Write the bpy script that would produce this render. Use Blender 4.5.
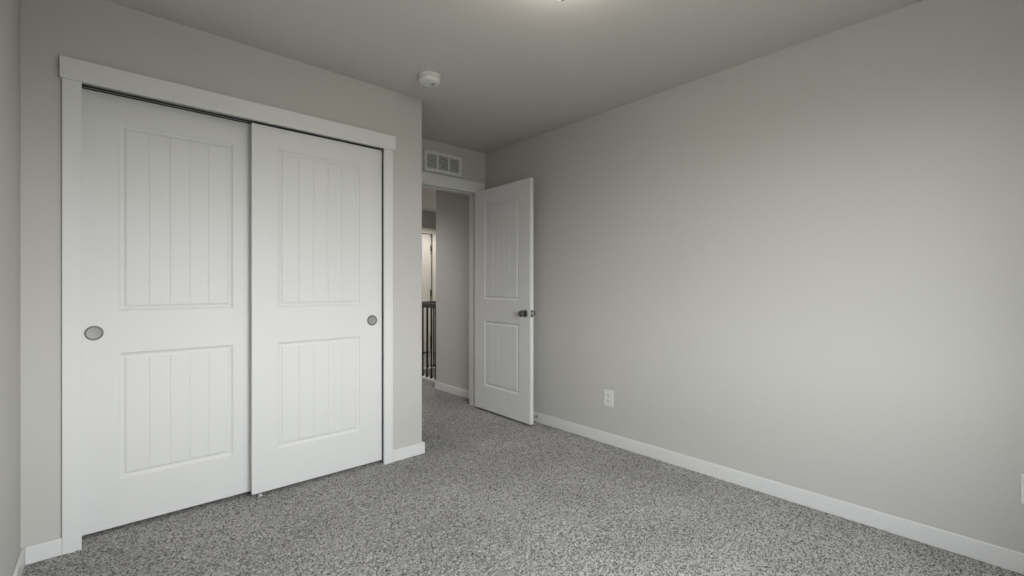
import bpy, bmesh, math
import numpy as np
from mathutils import Vector, Matrix

for o in list(bpy.data.objects):
    bpy.data.objects.remove(o)
S = bpy.context.scene
C = S.collection

# ------------------------------------------------------------------ camera
CAM_H, FPX = 1.149, 452.8
YAW = math.radians(41.88)
cam = bpy.data.cameras.new('camera')
cam_o = bpy.data.objects.new('camera', cam)
C.objects.link(cam_o)
cam_o.location = (0, 0, CAM_H)
cam_o.rotation_euler = (math.pi / 2, 0, -YAW)
cam.sensor_width = 36
cam.sensor_fit = 'HORIZONTAL'
cam.lens = FPX / 1024 * 36
cam.shift_y = -1.0 / 1024
cam.clip_start = 0.02
S.camera = cam_o

# ------------------------------------------------------------------ light and exposure
S.view_settings.view_transform = 'Standard'
S.view_settings.look = 'None'
S.view_settings.gamma = 1
S.view_settings.use_curve_mapping = False
S.view_settings.exposure = 0.0
S.cycles.use_denoising = True
S.cycles.max_bounces = 14
S.cycles.diffuse_bounces = 2
S.cycles.transparent_max_bounces = 12
S.cycles.sample_clamp_indirect = 6
S.cycles.use_adaptive_sampling = False

SKY, GROUND = 17.0, 2.5
LAMP = 19.0
w = bpy.data.worlds.new('sky'); S.world = w; w.use_nodes = True
nt = w.node_tree; nt.nodes.clear()
out = nt.nodes.new('ShaderNodeOutputWorld'); bg = nt.nodes.new('ShaderNodeBackground')
tc = nt.nodes.new('ShaderNodeTexCoord'); sp = nt.nodes.new('ShaderNodeSeparateXYZ'); rp = nt.nodes.new('ShaderNodeValToRGB')
mp = nt.nodes.new('ShaderNodeMapRange')
mp.inputs['From Min'].default_value = -1; mp.inputs['From Max'].default_value = 1
nt.links.new(tc.outputs['Generated'], sp.inputs[0]); nt.links.new(sp.outputs['Z'], mp.inputs['Value'])
nt.links.new(mp.outputs[0], rp.inputs[0]); nt.links.new(rp.outputs[0], bg.inputs[0]); nt.links.new(bg.outputs[0], out.inputs[0])
bg.inputs[1].default_value = SKY
g = GROUND / SKY
el = rp.color_ramp.elements
el[0].position = 0.46; el[0].color = (g, g * .96, g * .88, 1)
el[1].position = 0.54; el[1].color = (1.0, 0.975, 0.985, 1)
e = el.new(1.0); e.color = (0.88, 0.93, 1.0, 1)

WX0, WX1, WZ0, WZ1, YB = 0.20, 1.75, 0.70, 2.10, -0.45       # window in the wall behind the camera


def light(name, kind, loc, rot=(0, 0, 0), energy=10, color=(1, 1, 1), size=(1, 1), shape='RECTANGLE', portal=False):
    l = bpy.data.lights.new(name, kind); l.energy = energy; l.color = color
    if kind == 'AREA':
        l.shape = shape; l.size = size[0]; l.size_y = size[1]
        l.cycles.is_portal = portal
    o = bpy.data.objects.new(name, l); C.objects.link(o); o.location = loc; o.rotation_euler = rot
    return o


light('window_daylight', 'AREA', ((WX0 + WX1) / 2, YB - .11, (WZ0 + WZ1) / 2), (math.pi / 2, 0, 0),
      1, (1, 1, 1), (WX1 - WX0, WZ1 - WZ0), portal=True)
def fill_spot(name, loc, energy, color, cone, blend):       # unseen spots added to brighten the hall and landing
    l = bpy.data.lights.new(name, 'SPOT'); l.energy = energy; l.color = color
    l.spot_size = math.radians(cone); l.spot_blend = blend; l.shadow_soft_size = .06
    o = bpy.data.objects.new(name, l); C.objects.link(o); o.location = loc


HALL_W, LAND_W = 62, 74
fill_spot('hall_fill', (1.75, 5.1, 2.42), HALL_W, (1, .96, .92), 150, .6)  # added to light the hall wall, no fixture
fill_spot('landing_fill', (3.9, 5.85, 2.42), LAND_W, (1, .95, .88), 156, .35)  # added to light the far door, no fixture


# ------------------------------------------------------------------ materials
def new_mat(name):
    m = bpy.data.materials.new(name); m.use_nodes = True
    return m, m.node_tree, m.node_tree.nodes['Principled BSDF']


def simple(name, col, rough=.5, metal=0.0, spec=.5, bump=0.0, scale=200):
    m, t, b = new_mat(name)
    b.inputs['Base Color'].default_value = (*col, 1)
    b.inputs['Roughness'].default_value = rough
    b.inputs['Metallic'].default_value = metal
    b.inputs['Specular IOR Level'].default_value = spec
    if bump:
        co = t.nodes.new('ShaderNodeTexCoord'); n = t.nodes.new('ShaderNodeTexNoise'); bp = t.nodes.new('ShaderNodeBump')
        n.inputs['Scale'].default_value = scale; n.inputs['Detail'].default_value = 3
        bp.inputs['Strength'].default_value = bump; bp.inputs['Distance'].default_value = .002
        t.links.new(co.outputs['Object'], n.inputs['Vector']); t.links.new(n.outputs['Fac'], bp.inputs['Height'])
        t.links.new(bp.outputs[0], b.inputs['Normal'])
    return m


M = {}
M['paint'] = simple('greige_paint', (.603, .590, .566), .75, spec=.25, bump=.35, scale=70)
M['ceiling'] = simple('ceiling_paint', (.69, .67, .637), .85, spec=.2, bump=.5, scale=60)
M['trim'] = simple('white_trim_paint', (.80, .80, .795), .38, spec=.4)
M['door'] = simple('white_door_paint', (.80, .80, .795), .44, spec=.35, bump=.12, scale=120)
M['plastic'] = simple('white_plastic', (.82, .82, .80), .4)
M['vent'] = simple('white_metal', (.80, .80, .78), .45)
M['duct'] = simple('duct_and_track_shade', (.10, .10, .095), .9)  # vent duct; also the shade inside the closet track, as colour
M['slot'] = simple('dark_slot', (.03, .03, .03), .8)
M['clear'] = simple('cloudy_plastic', (.55, .55, .54), .35)
M['nickel'] = simple('satin_nickel', (.55, .54, .52), .28, metal=1)
M['pull'] = simple('brushed_nickel', (.36, .355, .345), .6, metal=1)
M['knob'] = simple('dark_nickel', (.30, .29, .28), .22, metal=1)
M['alu'] = simple('aluminium', (.72, .72, .71), .5)
M['iron'] = simple('black_iron', (.018, .017, .015), .5)
M['rail'] = simple('dark_wood', (.055, .05, .043), .45, bump=.2, scale=90)
M['shade_grey'] = simple('grey_plastic', (.22, .22, .21), .6)
M['rubber'] = simple('black_rubber', (.02, .02, .02), .7)
M['cream'] = simple('cream_door_paint', (.80, .78, .72), .45)
M['hinge'] = simple('bronze_hinge', (.12, .11, .095), .45, metal=1)

m, t, b = new_mat('lamp_glass')
b.inputs['Base Color'].default_value = (.9, .88, .84, 1)
b.inputs['Emission Color'].default_value = (1, .92, .82, 1)
b.inputs['Emission Strength'].default_value = LAMP
M['glow'] = m

m, t, b = new_mat('window_glass')                      # clear pane
t.nodes.remove(b)
tr = t.nodes.new('ShaderNodeBsdfTransparent'); gl = t.nodes.new('ShaderNodeBsdfGlossy'); mx = t.nodes.new('ShaderNodeMixShader')
tr.inputs[0].default_value = (.95, .97, .96, 1); gl.inputs['Roughness'].default_value = .02
mx.inputs[0].default_value = .06
t.links.new(tr.outputs[0], mx.inputs[1]); t.links.new(gl.outputs[0], mx.inputs[2])
t.links.new(mx.outputs[0], t.nodes['Material Output'].inputs[0])
M['glass'] = m

m, t, b = new_mat('carpet_pile')                       # speckled grey cut pile
co = t.nodes.new('ShaderNodeTexCoord')
n1 = t.nodes.new('ShaderNodeTexNoise'); n1.inputs['Scale'].default_value = 130; n1.inputs['Detail'].default_value = 3; n1.inputs['Roughness'].default_value = .6
v1 = t.nodes.new('ShaderNodeTexVoronoi'); v1.inputs['Scale'].default_value = 190
n2 = t.nodes.new('ShaderNodeTexNoise'); n2.inputs['Scale'].default_value = 2.2; n2.inputs['Detail'].default_value = 3
sepv = t.nodes.new('ShaderNodeSeparateColor')
mxa = t.nodes.new('ShaderNodeMath'); mxa.operation = 'MULTIPLY_ADD'; mxa.inputs[1].default_value = .45
cr = t.nodes.new('ShaderNodeValToRGB')
cr.color_ramp.elements[0].position = .50; cr.color_ramp.elements[0].color = (.072, .069, .066, 1)
cr.color_ramp.elements[1].position = .84; cr.color_ramp.elements[1].color = (.50, .482, .463, 1)
mr = t.nodes.new('ShaderNodeMapRange'); mr.inputs['From Min'].default_value = .35; mr.inputs['From Max'].default_value = .65
mr.inputs['To Min'].default_value = .90; mr.inputs['To Max'].default_value = 1.07
mul = t.nodes.new('ShaderNodeVectorMath'); mul.operation = 'SCALE'
for a in (n1, v1, n2):
    t.links.new(co.outputs['Object'], a.inputs['Vector'])
t.links.new(v1.outputs['Color'], sepv.inputs[0]); t.links.new(sepv.outputs[0], mxa.inputs[0]); t.links.new(n1.outputs['Fac'], mxa.inputs[2])
t.links.new(mxa.outputs[0], cr.inputs[0]); t.links.new(cr.outputs[0], mul.inputs[0])
t.links.new(n2.outputs['Fac'], mr.inputs['Value']); t.links.new(mr.outputs[0], mul.inputs['Scale'])
t.links.new(mul.outputs[0], b.inputs['Base Color'])
b.inputs['Roughness'].default_value = .95; b.inputs['Specular IOR Level'].default_value = .1
b.inputs['Sheen Weight'].default_value = .15
M['carpet'] = m


# ------------------------------------------------------------------ mesh helpers
def box(bm, x0, x1, y0, y1, z0, z1):
    vs = [bm.verts.new((x, y, z)) for x in (x0, x1) for y in (y0, y1) for z in (z0, z1)]
    for f in ((0, 1, 3, 2), (4, 6, 7, 5), (0, 4, 5, 1), (2, 3, 7, 6), (0, 2, 6, 4), (1, 5, 7, 3)):
        bm.faces.new([vs[i] for i in f])


def prism(bm, pts, a0, a1, axis='z'):
    """closed polygon extruded along an axis; pts are the two other coordinates in x,y,z order"""
    def at(p, a):
        return {'z': (p[0], p[1], a), 'y': (p[0], a, p[1]), 'x': (a, p[0], p[1])}[axis]
    lo = [bm.verts.new(at(p, a0)) for p in pts]; hi = [bm.verts.new(at(p, a1)) for p in pts]
    n = len(pts)
    for i in range(n):
        bm.faces.new((lo[i], lo[(i + 1) % n], hi[(i + 1) % n], hi[i]))
    bm.faces.new(lo[::-1]); bm.faces.new(hi)


def lathe(bm, prof, origin, axis, seg=32):
    """prof: (radius, height along axis)"""
    axis = Vector(axis).normalized()
    u = axis.orthogonal().normalized(); v = axis.cross(u); o = Vector(origin)
    rings = []
    for r, hh in prof:
        if r < 1e-6:
            rings.append([bm.verts.new(o + axis * hh)])
        else:
            rings.append([bm.verts.new(o + axis * hh + (u * math.cos(2 * math.pi * k / seg) + v * math.sin(2 * math.pi * k / seg)) * r) for k in range(seg)])
    for a, c in zip(rings, rings[1:]):
        for k in range(seg):
            k2 = (k + 1) % seg
            if len(a) == 1 and len(c) == 1:
                continue
            if len(a) == 1:
                bm.faces.new((a[0], c[k], c[k2]))
            elif len(c) == 1:
                bm.faces.new((a[k], a[k2], c[0]))
            else:
                bm.faces.new((a[k], a[k2], c[k2], c[k]))


def obj(name, bm, mat, parent=None, smooth=False, bevel=0.0, label=None, cat=None, group=None, kind=None):
    bmesh.ops.recalc_face_normals(bm, faces=bm.faces)
    me = bpy.data.meshes.new(name); bm.to_mesh(me); bm.free()
    me.materials.append(M[mat])
    o = bpy.data.objects.new(name, me); C.objects.link(o)
    if parent:
        o.parent = parent
        o.matrix_parent_inverse = Matrix.Translation(parent.location).inverted()
    if smooth:
        for p in me.polygons:
            p.use_smooth = True
        me.set_sharp_from_angle(angle=math.radians(40))
    if bevel:
        bv = o.modifiers.new('soft_edges', 'BEVEL'); bv.width = bevel; bv.segments = 2; bv.limit_method = 'ANGLE'
    tag(o, label, cat, group, kind)
    return o


def tag(o, label=None, cat=None, group=None, kind=None):
    for k, v in (('label', label), ('category', cat), ('group', group), ('kind', kind)):
        if v:
            o[k] = v


def thing(name, loc, label, cat, group=None, kind=None):
    o = bpy.data.objects.new(name, None); o.empty_display_size = .05
    C.objects.link(o); o.location = loc
    tag(o, label, cat, group, kind)
    return o


def boxes(name, mat, lst, parent=None, bevel=0.0, **kw):
    bm = bmesh.new()
    for b_ in lst:
        box(bm, *b_)
    return obj(name, bm, mat, parent, bevel=bevel, **kw)


def struct(name, mat, lst, label, cat, bevel=0.0):
    return boxes(name, mat, lst, bevel=bevel, label=label, cat=cat, kind='structure')


# ------------------------------------------------------------------ room dimensions
XL, XR = -0.262, 2.738            # left and right walls
YC, YD = 2.742, 3.438             # closet wall, doorway wall
XE = 1.628                        # end of the closet wall
ZC = 2.44
HX, HY = 2.778, 4.385             # hall wall face and its outer corner
YF = 6.81                         # far wall of the landing
SX, SY = 3.0, 5.5                 # edges of the stairwell
XS = 5.2

# ------------------------------------------------------------------ floor: carpet with a real pile relief
def carpet():
    rng = np.random.default_rng(4)
    step = .0055
    x0, x1, y0, y1 = XL - .02, XR + .02, YB, 3.60
    nx, ny = int((x1 - x0) / step), int((y1 - y0) / step)
    hgt = rng.random((ny + 1, nx + 1))
    k = hgt.copy()
    k = (k + np.roll(k, 1, 0) + np.roll(k, 1, 1) + np.roll(np.roll(k, 1, 0), 1, 1)) / 4
    hgt = (.5 * hgt + .9 * k - .7) * .0088
    xs = np.linspace(x0, x1, nx + 1); ys = np.linspace(y0, y1, ny + 1)
    gx, gy = np.meshgrid(xs, ys)
    gx = gx + (rng.random(gx.shape) - .5) * step * .7; gy = gy + (rng.random(gy.shape) - .5) * step * .7
    co = np.stack([gx, gy, hgt], -1).reshape(-1, 3)
    i = np.arange(nx * ny); r, c = i // nx, i % nx
    a = r * (nx + 1) + c
    q = np.stack([a, a + 1, a + nx + 2, a + nx + 1], 1)
    # slab under the room, hall and landing floors (flat boxes)
    def bx(x0, x1, y0, y1, z0, z1):
        v = np.array([(x, y, z) for x in (x0, x1) for y in (y0, y1) for z in (z0, z1)])
        f = np.array(((0, 1, 3, 2), (4, 6, 7, 5), (0, 4, 5, 1), (2, 3, 7, 6), (0, 2, 6, 4), (1, 5, 7, 3)))
        return v, f
    for args in ((XL - .1, XR + .1, YB - .1, 3.6, -.14, -.012), (1.1, SX - .045, 3.6, YF + .1, -.14, 0.0), (SX - .045, XS, SY + .045, YF + .1, -.14, 0.0)):
        v, f = bx(*args)
        q = np.concatenate([q, f + len(co)]); co = np.concatenate([co, v])
    me = bpy.data.meshes.new('floor')
    me.vertices.add(len(co)); me.vertices.foreach_set('co', co.astype(np.float32).ravel())
    me.loops.add(q.size); me.loops.foreach_set('vertex_index', q.astype(np.int32).ravel())
    me.polygons.add(len(q)); me.polygons.foreach_set('loop_start', np.arange(0, q.size, 4, dtype=np.int32))
    me.update(calc_edges=True); me.validate()
    me.materials.append(M['carpet'])
    o = bpy.data.objects.new('floor', me); C.objects.link(o)
    tag(o, 'speckled grey cut pile carpet running through the room into the hall', 'floor', kind='structure')


carpet()

# ------------------------------------------------------------------ shell
struct('ceiling', 'ceiling', [(XL - .1, XS + .1, YB - .12, YF + .1, ZC, ZC + .1)], 'plain greige ceiling above the bedroom and hall', 'ceiling')
struct('wall_left', 'paint', [(XL - .1, XL, YB - .1, YD, -.14, ZC)], 'greige wall meeting the closet wall at its left corner', 'wall')
struct('wall_right', 'paint', [(XR, XR + .1, YB - .1, YD, -.14, ZC)], 'long blank greige wall with the outlets', 'wall')
struct('wall_back', 'paint', [(XL, WX0, YB - .1, YB, 0, ZC), (WX1, XR, YB - .1, YB, 0, ZC), (WX0, WX1, YB - .1, YB, 0, WZ0), (WX0, WX1, YB - .1, YB, WZ1, ZC)],
       'greige wall with the window behind the camera', 'wall')

OX0, OX1, OZ = -.098, 1.362, 2.08      # closet opening
bm = bmesh.new()
box(bm, XL, OX0, YC, YC + .115, 0, ZC)
box(bm, OX0, OX1, YC, YC + .115, OZ, ZC)
rr = .012
arc = [(XE - rr + rr * math.sin(a), YC + rr - rr * math.cos(a)) for a in np.linspace(0, math.pi / 2, 6)]
prism(bm, [(OX1, YC)] + arc + [(XE, YD), (XE - .108, YD), (XE - .108, YC + .115), (OX1, YC + .115)], 0, ZC)
obj('wall_closet', bm, 'paint', smooth=True, label='greige wall around the sliding closet doors ending at a corner', cat='wall', kind='structure')

DX0, DX1, DZ = 1.854, 2.637, 2.046     # bedroom door opening
struct('wall_doorway', 'paint', [(XL - .1, DX0 - .018, YD, YD + .12, -.14, ZC), (DX1 + .018, HX, YD, YD + .12, -.14, ZC), (DX0 - .018, DX1 + .018, YD, YD + .12, DZ + .018, ZC)],
       'shaded greige wall over the doorway carrying the air vent', 'wall')
struct('wall_hall_right', 'paint', [(HX, XS, YD + .12, HY, -2.7, ZC)], 'grey hall wall seen through the open doorway', 'wall')
struct('wall_hall_left', 'paint', [(1.1, 1.2, YD + .12, YF, -.14, ZC)], 'greige hall wall opposite the stair railing', 'wall')
FD0, FD1, FDZ = 3.455, 4.225, 2.075    # far door opening
struct('wall_hall_far', 'paint', [(1.1, FD0 - .02, YF, YF + .1, -.14, ZC), (FD1 + .02, XS, YF, YF + .1, -.14, ZC), (FD0 - .02, FD1 + .02, YF, YF + .1, FDZ + .02, ZC), (FD0 - .3, FD1 + .3, YF + .1, YF + .14, -.14, ZC)],
       'far landing wall around the cream door', 'wall')
struct('wall_stairwell', 'paint', [(XS, XS + .1, HY - .1, YF + .1, -2.7, ZC), (SX - .145, SX - .045, HY, SY + .045, -2.7, -.14), (SX - .145, XS, SY + .045, SY + .145, -2.7, -.14)],
       'greige walls dropping into the open stairwell', 'wall')
struct('floor_stairwell', 'carpet', [(SX - .045, XS, HY, SY + .045, -2.75, -2.7)], 'lower carpet at the foot of the stairwell', 'floor')

# ------------------------------------------------------------------ trims and baseboards
BH, BT = .083, .013


def baseboard(name, lst, label):
    struct(name, 'trim', lst, label, 'baseboard', bevel=.004)


baseboard('baseboard_left', [(XL, XL + BT, YB, YC, 0, .074)], 'white baseboard along the wall left of the closet')
baseboard('baseboard_closet', [(XL + BT, -.14, YC - BT, YC, 0, .074)], 'short white baseboard left of the closet casing')
baseboard('baseboard_corner', [(1.399, XE + BT, YC - BT, YC, 0, .077), (XE, XE + BT, YC, YD, 0, .077)], 'white baseboard wrapping the corner right of the closet')
baseboard('baseboard_right', [(XR - BT, XR, YB, YD - .002, 0, BH)], 'long white baseboard under the blank right wall')
baseboard('baseboard_back', [(XL + BT, XR - BT, YB, YB + BT, 0, BH)], 'white baseboard under the window')
baseboard('baseboard_doorway', [(XE + BT, DX0 - .06, YD - BT, YD, 0, BH)], 'short white baseboard left of the doorway')
baseboard('baseboard_hall', [(HX - BT, HX, YD + .135, HY + BT, 0, BH), (HX, SX - .05, HY, HY + BT, 0, BH)], 'white baseboard along the hall wall')
baseboard('baseboard_landing', [(1.2, FD0 - .09, YF - BT, YF, 0, BH), (FD1 + .085, XS, YF - BT, YF, 0, BH)], 'white baseboard beside the far cream door')

CT = .014
struct('trim_1', 'trim', [(-.148, 1.418, YC - .019, YC, 2.045, 2.138)], 'wide white head casing over the closet doors', 'trim', .002)
struct('trim_2', 'trim', [(-.140, -.0795, YC - CT, YC, 0, 2.045)], 'white casing on the left side of the closet', 'trim', .001)
struct('trim_3', 'trim', [(1.338, 1.399, YC - CT, YC, 0, 2.045)], 'white casing on the right side of the closet', 'trim', .001)
struct('trim_4', 'trim', [(OX0 - .002, OX0 + .008, YC + .001, YC + .114, 0, OZ), (OX1 - .008, OX1 + .002, YC + .001, YC + .114, 0, OZ), (OX0, OX1, YC + .001, YC + .114, OZ - .004, OZ + .01)],
       'white jamb lining the closet opening', 'trim')
struct('trim_5', 'trim', [(DX0 - .075, 2.712, YD - .019, YD, 2.042, 2.145)], 'white head casing over the bedroom doorway', 'trim', .002)
struct('trim_6', 'trim', [(DX0 - .066, DX0 - .004, YD - CT, YD, 0, 2.042)], 'white casing on the left side of the doorway', 'trim', .002)
struct('trim_7', 'trim', [(DX1 + .004, DX1 + .066, YD - CT, YD, 0, 2.042)], 'white casing behind the open bedroom door', 'trim', .002)
struct('trim_8', 'trim', [(DX0 - .018, DX0, YD + .001, YD + .119, 0, DZ), (DX1, DX1 + .018, YD + .001, YD + .119, 0, DZ), (DX0 - .018, DX1 + .018, YD + .001, YD + .119, DZ, DZ + .018),
                          (DX0, DX0 + .01, YD + .045, YD + .08, 0, DZ), (DX1 - .01, DX1, YD + .045, YD + .08, 0, DZ), (DX0, DX1, YD + .045, YD + .08, DZ - .01, DZ)],
       'white door jamb with stop lining the doorway', 'trim', .0015)
struct('trim_9', 'trim', [(DX1 + .004, DX1 + .066, YD + .12, YD + .134, 0, 2.042), (DX0 - .066, DX0 - .004, YD + .12, YD + .134, 0, 2.042), (DX0 - .075, 2.712, YD + .12, YD + .139, 2.042, 2.145)],
       'white casing on the hall side of the doorway', 'trim', .002)
struct('trim_10', 'cream', [(FD0 - .085, FD1 + .085, YF - .019, YF, FDZ - .002, FDZ + .093)], 'white head casing over the far cream door', 'trim', .002)
struct('trim_11', 'cream', [(FD0 - .077, FD0 - .004, YF - CT, YF, 0, FDZ), (FD1 + .012, FD1 + .077, YF - CT, YF, 0, FDZ)], 'white side casings of the far cream door', 'trim', .002)
struct('trim_12', 'trim', [(SX - .06, SX + .05, HY + BT, SY + .05, -.14, .022), (SX + .05, XS, SY - .05, SY + .06, -.14, .022)],
       'white curb under the stair railing', 'trim', .003)

# ------------------------------------------------------------------ moulded two-panel doors
PROF = [(0, 0), (.004, -.0035), (.011, -.0075), (.017, -.0085), (.021, -.0075), (.027, -.0035), (.031, -.003)]


def door_slab(bm, wd, h0, h1, th, pans):
    """local u across, n outward (front at n=0, back at n=-th), v up. frame of stiles and rails around the panels"""
    pu0, pu1 = pans[0][0], pans[0][1]
    zs = [h0]
    for p in pans:
        zs += [p[2], p[3]]
    zs.append(h1)
    box(bm, 0, pu0, -th, 0, h0, h1); box(bm, pu1, wd, -th, 0, h0, h1)
    for i in range(0, len(zs), 2):
        box(bm, pu0, pu1, -th, 0, zs[i], zs[i + 1])


def door_panel(bm, u0, u1, v0, v1, n0, sgn, planks=5):
    def pt(u, v, d):
        return bm.verts.new((u, n0 + sgn * d, v))
    rings = [[pt(u0 + i, v0 + i, d), pt(u1 - i, v0 + i, d), pt(u1 - i, v1 - i, d), pt(u0 + i, v1 - i, d)] for i, d in PROF]
    for a, c in zip(rings, rings[1:]):
        for k in range(4):
            bm.faces.new((a[k], a[(k + 1) % 4], c[(k + 1) % 4], c[k]))
    i = PROF[-1][0]; d0 = PROF[-1][1]
    a0, a1, b0, b1 = u0 + i, u1 - i, v0 + i, v1 - i
    cs = [(a0, d0)]
    for k in range(1, planks):
        gu = a0 + (a1 - a0) * k / planks
        cs += [(gu - .0036, d0), (gu - .0010, d0 - .0019), (gu + .0010, d0 - .0019), (gu + .0036, d0)]
    cs.append((a1, d0))
    lo = [pt(u, b0, d) for u, d in cs]; hi = [pt(u, b1, d) for u, d in cs]
    for k in range(len(cs) - 1):
        bm.faces.new((lo[k], lo[k + 1], hi[k + 1], hi[k]))


ZP = [(.242, .838), (1.036, 1.922)]


def make_door(name, mat, wd, h0, h1, th, pu0, pu1, place, label, both=False, planks=5):
    """place maps a local mesh (u, n, v) to the world by a matrix; n=+ is out of the front face"""
    pans = [(pu0, pu1, a, c) for a, c in ZP]
    bm = bmesh.new(); door_slab(bm, wd, h0, h1, th, pans)
    bmesh.ops.remove_doubles(bm, verts=bm.verts, dist=1e-5)
    bm.transform(place)
    root = obj(name, bm, mat, label=label, cat='door', kind='structure')
    for a, c in ZP[::-1]:
        bm = bmesh.new(); door_panel(bm, pu0, pu1, a, c, 0, 1, planks)
        bm2 = bm
        # back of the panel
        if both:
            door_panel(bm2, pu0, pu1, a, c, -th, -1, planks)
        else:
            vs = [bm2.verts.new((u, -th + .006, v)) for u, v in ((pu0, a), (pu1, a), (pu1, c), (pu0, c))]
            bm2.faces.new(vs)
        bm2.transform(place)
        obj('door_panel', bm2, mat, root)
    return root


def face_minus_y(x0, y):       # u -> +X, front faces -Y
    return Matrix(((1, 0, 0, x0), (0, -1, 0, y), (0, 0, 1, 0), (0, 0, 0, 1)))


d1 = make_door('door_1', 'door', .752, .024, 2.047, .035, .146, .612, face_minus_y(-.101, 2.822),
               'left white sliding closet door, set behind the other one')
d2 = make_door('door_2', 'door', .751, .022, 2.039, .035, .127, .604, face_minus_y(.589, 2.767),
               'right white sliding closet door, in front and nearer the doorway')


def finger_pull(parent, x, y, z):
    bm = bmesh.new()
    lathe(bm, [(.0335, 0), (.0335, .0015), (.0315, .0042), (.0285, .0042), (.0265, .0012)], (x, y, z), (0, -1, 0), 40)
    ring = obj('finger_pull', bm, 'knob', parent, smooth=True, label='round brushed nickel finger pull')
    bm = bmesh.new(); lathe(bm, [(.0268, .0013), (.024, .0009), (0, .0009)], (x, y, z), (0, -1, 0), 40)
    obj('pull_cup', bm, 'pull', ring, smooth=True)


finger_pull(d1, -.041, 2.822, .938)
finger_pull(d2, 1.273, 2.767, .935)

# sliding track above the closet doors, floor guide between them
t_ = thing('closet_track', ((OX0 + OX1) / 2, 2.80, 2.05), 'double aluminium track above the sliding closet doors', 'door track')
boxes('track_channel', 'duct', [(OX0 + .008, OX1 - .008, 2.747, 2.86, 2.073, 2.076)], t_)  # coloured dark to stand for the shade inside the track
for mm, yy, z0, z1 in (('alu', 2.7485, 2.062, 2.073), ('alu', 2.808, 2.0615, 2.073), ('alu', 2.816, 2.0530, 2.0550), ('duct', 2.8555, 2.048, 2.073)):  # rear strip is a dark backing, shade put into its colour
    boxes('track_lip', mm, [(OX0 + .008, OX1 - .008, yy, yy + .0018, z0, z1)], t_)
g_ = thing('door_guide', (.628, 2.785, 0), 'small clear plastic guide on the carpet under the overlapping closet doors', 'door guide')
boxes('guide_base', 'clear', [(.617, .640, 2.762, 2.862, .002, .009)], g_, bevel=.002)
for yy in (2.762, 2.8075, 2.857):
    boxes('guide_fin', 'clear', [(.620, .637, yy, yy + .005, .008, .017 if yy < 2.8 or yy > 2.85 else .04)], g_, bevel=.0015)

# open bedroom door: front face looks to -X, u runs from the free edge (Y=2.655) to the hinge edge
FREE, HINGE = Vector((2.583, 2.657)), Vector((2.602, 3.4335))
D3W = (HINGE - FREE).length
ud = (HINGE - FREE) / D3W
place = Matrix(((ud.x, -ud.y, 0, FREE.x), (ud.y, ud.x, 0, FREE.y), (0, 0, 1, 0), (0, 0, 0, 1)))
d3 = make_door('door_3', 'door', D3W, .022, 2.043, .035, .142, .618, place, 'white two-panel bedroom door standing open against the right wall', both=True)
kz, ku = .930, .062


def on_door(bm, name, mat, parent, **kw):
    bm.transform(place)
    return obj(name, bm, mat, parent, **kw)


for sx, n in ((1, 0), (-1, -.035)):
    bm = bmesh.new()
    lathe(bm, [(0, 0), (.033, 0), (.033, .003), (.030, .008), (.016, .011)], (ku, n, kz), (0, sx, 0), 32)
    rose = on_door(bm, 'door_rose', 'knob', d3, smooth=True, label='dark nickel rose of the knob')
    bm = bmesh.new()
    lathe(bm, [(.0125, .008), (.0115, .022), (.014, .028), (.022, .033), (.0268, .042), (.0272, .050), (.024, .058), (.015, .0625), (0, .064)], (ku, n, kz), (0, sx, 0), 32)
    on_door(bm, 'door_knob', 'knob', rose, smooth=True)
bm = bmesh.new(); box(bm, -.0012, .001, -.030, -.005, kz - .029, kz + .029)
lp = on_door(bm, 'latch_plate', 'knob', d3, bevel=.0005, label='metal latch plate on the door edge')
bm = bmesh.new(); box(bm, -.011, -.001, -.024, -.011, kz - .009, kz + .009)
on_door(bm, 'latch_bolt', 'nickel', lp, bevel=.002)
for hz in (.25, 1.03, 1.84):
    bm = bmesh.new()
    lathe(bm, [(0, -.045), (.0055, -.045), (.0055, .045), (0, .045)], (D3W - .006, -.0412, hz), (0, 0, 1), 12)
    on_door(bm, 'hinge', 'nickel', d3, smooth=True)

# far door on the landing
d4 = make_door('door_4', 'cream', FD1 - FD0 - .022, .03, FDZ - .006, .035, .13, .63, face_minus_y(FD0, YF + .012), 'cream door across the landing beyond the railing', planks=1)
for hz in (.25, 1.05, 1.82):
    bm = bmesh.new()
    lathe(bm, [(0, -.05), (.014, -.05), (.014, .05), (0, .05)], (FD1 - .011, YF + .004, hz), (0, 0, 1), 12)
    obj('hinge', bm, 'hinge', d4, smooth=True, label='dark hinge knuckle')
struct('trim_13', 'cream', [(FD0 - .02, FD0 - .002, YF, YF + .1, 0, FDZ), (FD1 + .006, FD1 + .02, YF + .06, YF + .1, 0, FDZ), (FD0 - .02, FD1 + .02, YF, YF + .1, FDZ, FDZ + .02)],
       'white jamb lining the far cream door', 'trim')

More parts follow.
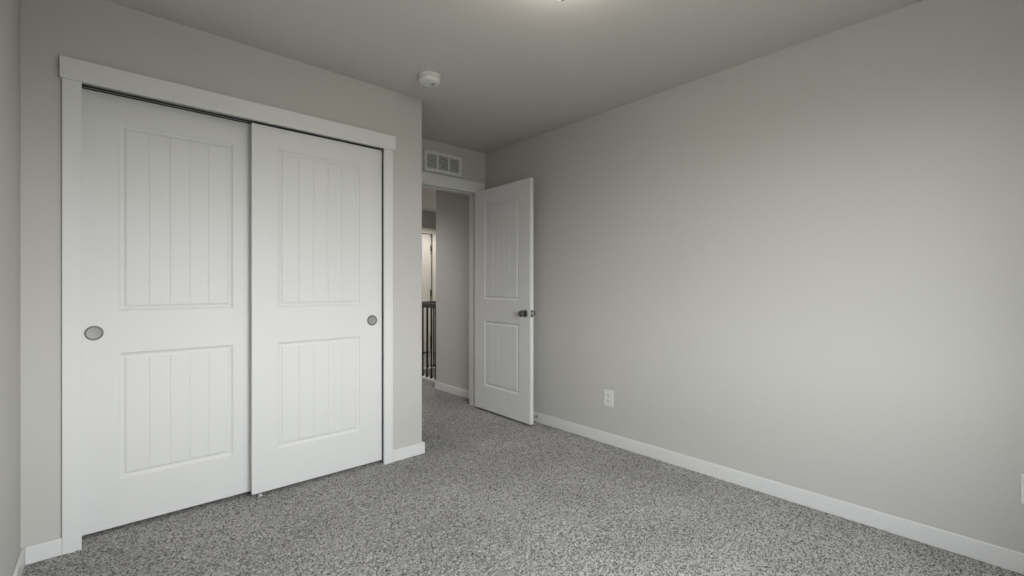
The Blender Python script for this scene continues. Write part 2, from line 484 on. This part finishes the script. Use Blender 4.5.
# ------------------------------------------------------------------ window behind the camera
win = boxes('window_1', 'trim', [(WX0, WX1, YB - .09, YB - .03, WZ0, WZ0 + .045), (WX0, WX1, YB - .09, YB - .03, WZ1 - .045, WZ1),
                                 (WX0, WX0 + .045, YB - .09, YB - .03, WZ0 + .045, WZ1 - .045), (WX1 - .045, WX1, YB - .09, YB - .03, WZ0 + .045, WZ1 - .045),
                                 ((WX0 + WX1) / 2 - .02, (WX0 + WX1) / 2 + .02, YB - .09, YB - .03, WZ0 + .045, WZ1 - .045)],
            label='white sliding window in the wall behind the camera', cat='window', kind='structure', bevel=.003)
for a, c in ((WX0 + .045, (WX0 + WX1) / 2 - .02), ((WX0 + WX1) / 2 + .02, WX1 - .045)):
    boxes('window_pane', 'glass', [(a, c, YB - .062, YB - .058, WZ0 + .045, WZ1 - .045)], win)
boxes('window_sill', 'trim', [(WX0 - .03, WX1 + .03, YB - .03, YB + .03, WZ0 - .018, WZ0)], win, bevel=.004)

# ------------------------------------------------------------------ air vent over the door
VX0, VX1, VZ0, VZ1 = 2.055, 2.446, 2.164, 2.345
v_ = thing('air_vent', ((VX0 + VX1) / 2, YD, (VZ0 + VZ1) / 2), 'white three-section return air vent on the wall above the doorway', 'air vent')
boxes('vent_back', 'duct', [(VX0 + .01, VX1 - .01, YD - .003, YD - .0005, VZ0 + .01, VZ1 - .01)], v_, label='dark duct opening behind the louvres')
fr = .027
boxes('vent_frame', 'vent', [(VX0, VX1, YD - .012, YD, VZ0, VZ0 + fr), (VX0, VX1, YD - .012, YD, VZ1 - fr, VZ1), (VX0, VX0 + fr, YD - .012, YD, VZ0 + fr, VZ1 - fr), (VX1 - fr, VX1, YD - .012, YD, VZ0 + fr, VZ1 - fr)], v_, bevel=.002)
cell = (VX1 - VX0 - 2 * fr - 2 * .018) / 3
for k in (1, 2):
    xx = VX0 + fr + k * cell + (k - 1) * .018
    boxes('vent_bar', 'vent', [(xx, xx + .018, YD - .012, YD, VZ0 + fr, VZ1 - fr)], v_, bevel=.0015)
NL = 9
for k in range(NL):
    zz = VZ0 + fr + (VZ1 - VZ0 - 2 * fr) * (k + .5) / NL
    bm = bmesh.new()
    prism(bm, [(YD - .010, zz - .0050), (YD - .009, zz - .0058), (YD - .0025, zz + .0040), (YD - .0035, zz + .0048)], VX0 + fr, VX1 - fr, 'x')
    obj('vent_slat', bm, 'vent', v_)

# ------------------------------------------------------------------ smoke detector on the ceiling
DXc, DYc = 1.477, 2.405
s_ = thing('smoke_detector', (DXc, DYc, ZC), 'round white smoke detector on the ceiling near the closet corner', 'smoke detector')
bm = bmesh.new(); lathe(bm, [(0, 0), (.071, 0), (.071, .012), (.068, .014)], (DXc, DYc, ZC), (0, 0, -1), 40)
obj('mounting_base', bm, 'plastic', s_, smooth=True)
bm = bmesh.new(); lathe(bm, [(.066, .013), (.066, .017), (.067, .019), (.066, .033), (.061, .040), (.050, .044), (0, .045)], (DXc, DYc, ZC), (0, 0, -1), 40)
hs = obj('detector_housing', bm, 'plastic', s_, smooth=True)
bm = bmesh.new(); lathe(bm, [(.010, .043), (.010, .0465), (.008, .0475), (0, .0475)], (DXc - .022, DYc - .008, ZC), (0, 0, -1), 24)
obj('test_button', bm, 'vent', hs, smooth=True)
bm = bmesh.new()
for k in range(4):
    box(bm, DXc + .006, DXc + .030, DYc - .022 + k * .008, DYc - .0195 + k * .008, ZC - .0458, ZC - .0436)
obj('sounder_slots', bm, 'shade_grey', hs)

# ------------------------------------------------------------------ ceiling light, only its tip reaches the frame
LXc, LYc = 1.322, 1.179
l_ = thing('ceiling_light', (LXc, LYc, ZC), 'lit ceiling light whose dark tip shows at the top edge', 'ceiling light')
bm = bmesh.new(); lathe(bm, [(0, 0), (.148, 0), (.150, .01), (.146, .032), (.134, .036)], (LXc, LYc, ZC), (0, 0, -1), 48)
obj('light_canopy', bm, 'nickel', l_, smooth=True)
bm = bmesh.new(); lathe(bm, [(.138, .034), (.136, .052), (.126, .075), (.108, .098), (.085, .120), (.058, .135), (.030, .1445), (0, .147)], (LXc, LYc, ZC), (0, 0, -1), 48)
obj('glass_bowl', bm, 'glow', l_, smooth=True, label='glowing frosted glass bowl')
bm = bmesh.new(); lathe(bm, [(0, .145), (.011, .147), (.012, .156), (.007, .160), (.009, .167), (.008, .174), (0, .178)], (LXc, LYc, ZC), (0, 0, -1), 20)
obj('finial', bm, 'knob', l_, smooth=True, label='dark metal finial')


# ------------------------------------------------------------------ outlets on the right wall
def outlet(y, z, label):
    o = thing('wall_outlet', (XR, y, z), label, 'outlet', 'outlets on the right wall')
    pw, ph = .043, .060
    bm = bmesh.new()
    prism(bm, [(y - pw, z - ph), (y + pw, z - ph), (y + pw, z + ph), (y - pw, z + ph)], XR - .006, XR, 'x')
    pl = obj('cover_plate', bm, 'plastic', o, bevel=.003)
    for dz in (-.020, .020):
        bm = bmesh.new()
        pts = [(y + .0165 * math.cos(a), z + dz + min(.0135, max(-.0135, .0165 * math.sin(a)))) for a in np.linspace(0, 2 * math.pi, 24, endpoint=False)]
        prism(bm, pts, XR - .0075, XR - .005, 'x')
        r = obj('receptacle', bm, 'vent', o)
        bm = bmesh.new()
        for dy, hh in ((-.0065, .004), (.0065, .0048)):
            box(bm, XR - .0081, XR - .0073, y + dy - .0011, y + dy + .0011, z + dz + .002 - hh, z + dz + .002 + hh)
        box(bm, XR - .0081, XR - .0073, y - .0022, y + .0022, z + dz - .0105, z + dz - .0065)
        obj('outlet_slots', bm, 'slot', r)
    bm = bmesh.new(); lathe(bm, [(.003, 0), (.003, .0012), (0, .0016)], (XR - .006, y, z), (-1, 0, 0), 12)
    obj('cover_screw', bm, 'vent', pl)


outlet(1.992, .337, 'white wall outlet low on the right wall near the open door')
outlet(-.052, .339, 'white wall outlet cut by the right edge of the photo')

# ------------------------------------------------------------------ door stop on the baseboard behind the door
px_ = XR - BT
ds = thing('door_stop', (px_, 2.722, .048), 'short door stop with black tip on the baseboard behind the open door', 'door stop')
bm = bmesh.new(); lathe(bm, [(0, 0), (.012, 0), (.012, .003), (.0055, .006), (.0055, .052), (0, .052)], (px_, 2.722, .048), (-1, 0, 0), 16)
obj('stop_rod', bm, 'nickel', ds, smooth=True)
bm = bmesh.new(); lathe(bm, [(0, .050), (.011, .050), (.011, .062), (.008, .067), (0, .067)], (px_, 2.722, .048), (-1, 0, 0), 16)
obj('rubber_tip', bm, 'rubber', ds, smooth=True)


# ------------------------------------------------------------------ stair railings
def railing(p0, p1, first, label):
    """p0,p1 on plan; balusters every .1 m from offset `first`"""
    p0 = Vector((*p0, 0)); p1 = Vector((*p1, 0)); L = (p1 - p0).length; d = (p1 - p0) / L
    alongx = abs(d.x) > .5
    o = thing('stair_railing', (p0.x, p0.y, .022), label, 'railing', 'railings round the stairwell')

    def bar(bm, s0, s1, hw, z0, z1):
        a, c = p0 + d * s0, p0 + d * s1
        if alongx:
            box(bm, a.x, c.x, a.y - hw, a.y + hw, z0, z1)
        else:
            box(bm, a.x - hw, a.x + hw, a.y, c.y, z0, z1)
    bm = bmesh.new(); bar(bm, 0, L, .030, .893, .951)
    obj('handrail', bm, 'rail', o, bevel=.008)
    s = first
    while s < L - .03:
        c = p0 + d * s
        bb = boxes('baluster', 'iron', [(c.x - .0075, c.x + .0075, c.y - .0075, c.y + .0075, .022, .90)], o)
        bm = bmesh.new(); lathe(bm, [(.019, 0), (.019, .020), (.009, .034)], (c.x, c.y, .022), (0, 0, 1), 8)
        obj('baluster_shoe', bm, 'iron', bb)
        s += .1015
    return o


ra = railing((SX, HY + .02), (SX, SY), 4.74 - (HY + .02) - 3 * .1015, 'dark railing along the stairwell edge nearest the doorway')
rb = railing((SX + .035, SY), (XS, SY), 3.346 - SX - .035 - 2 * .1015, 'dark railing across the far end of the stairwell')
boxes('newel_post', 'rail', [(SX - .04, SX + .034, SY - .04, SY + .04, .022, 1.05)], ra, bevel=.005)
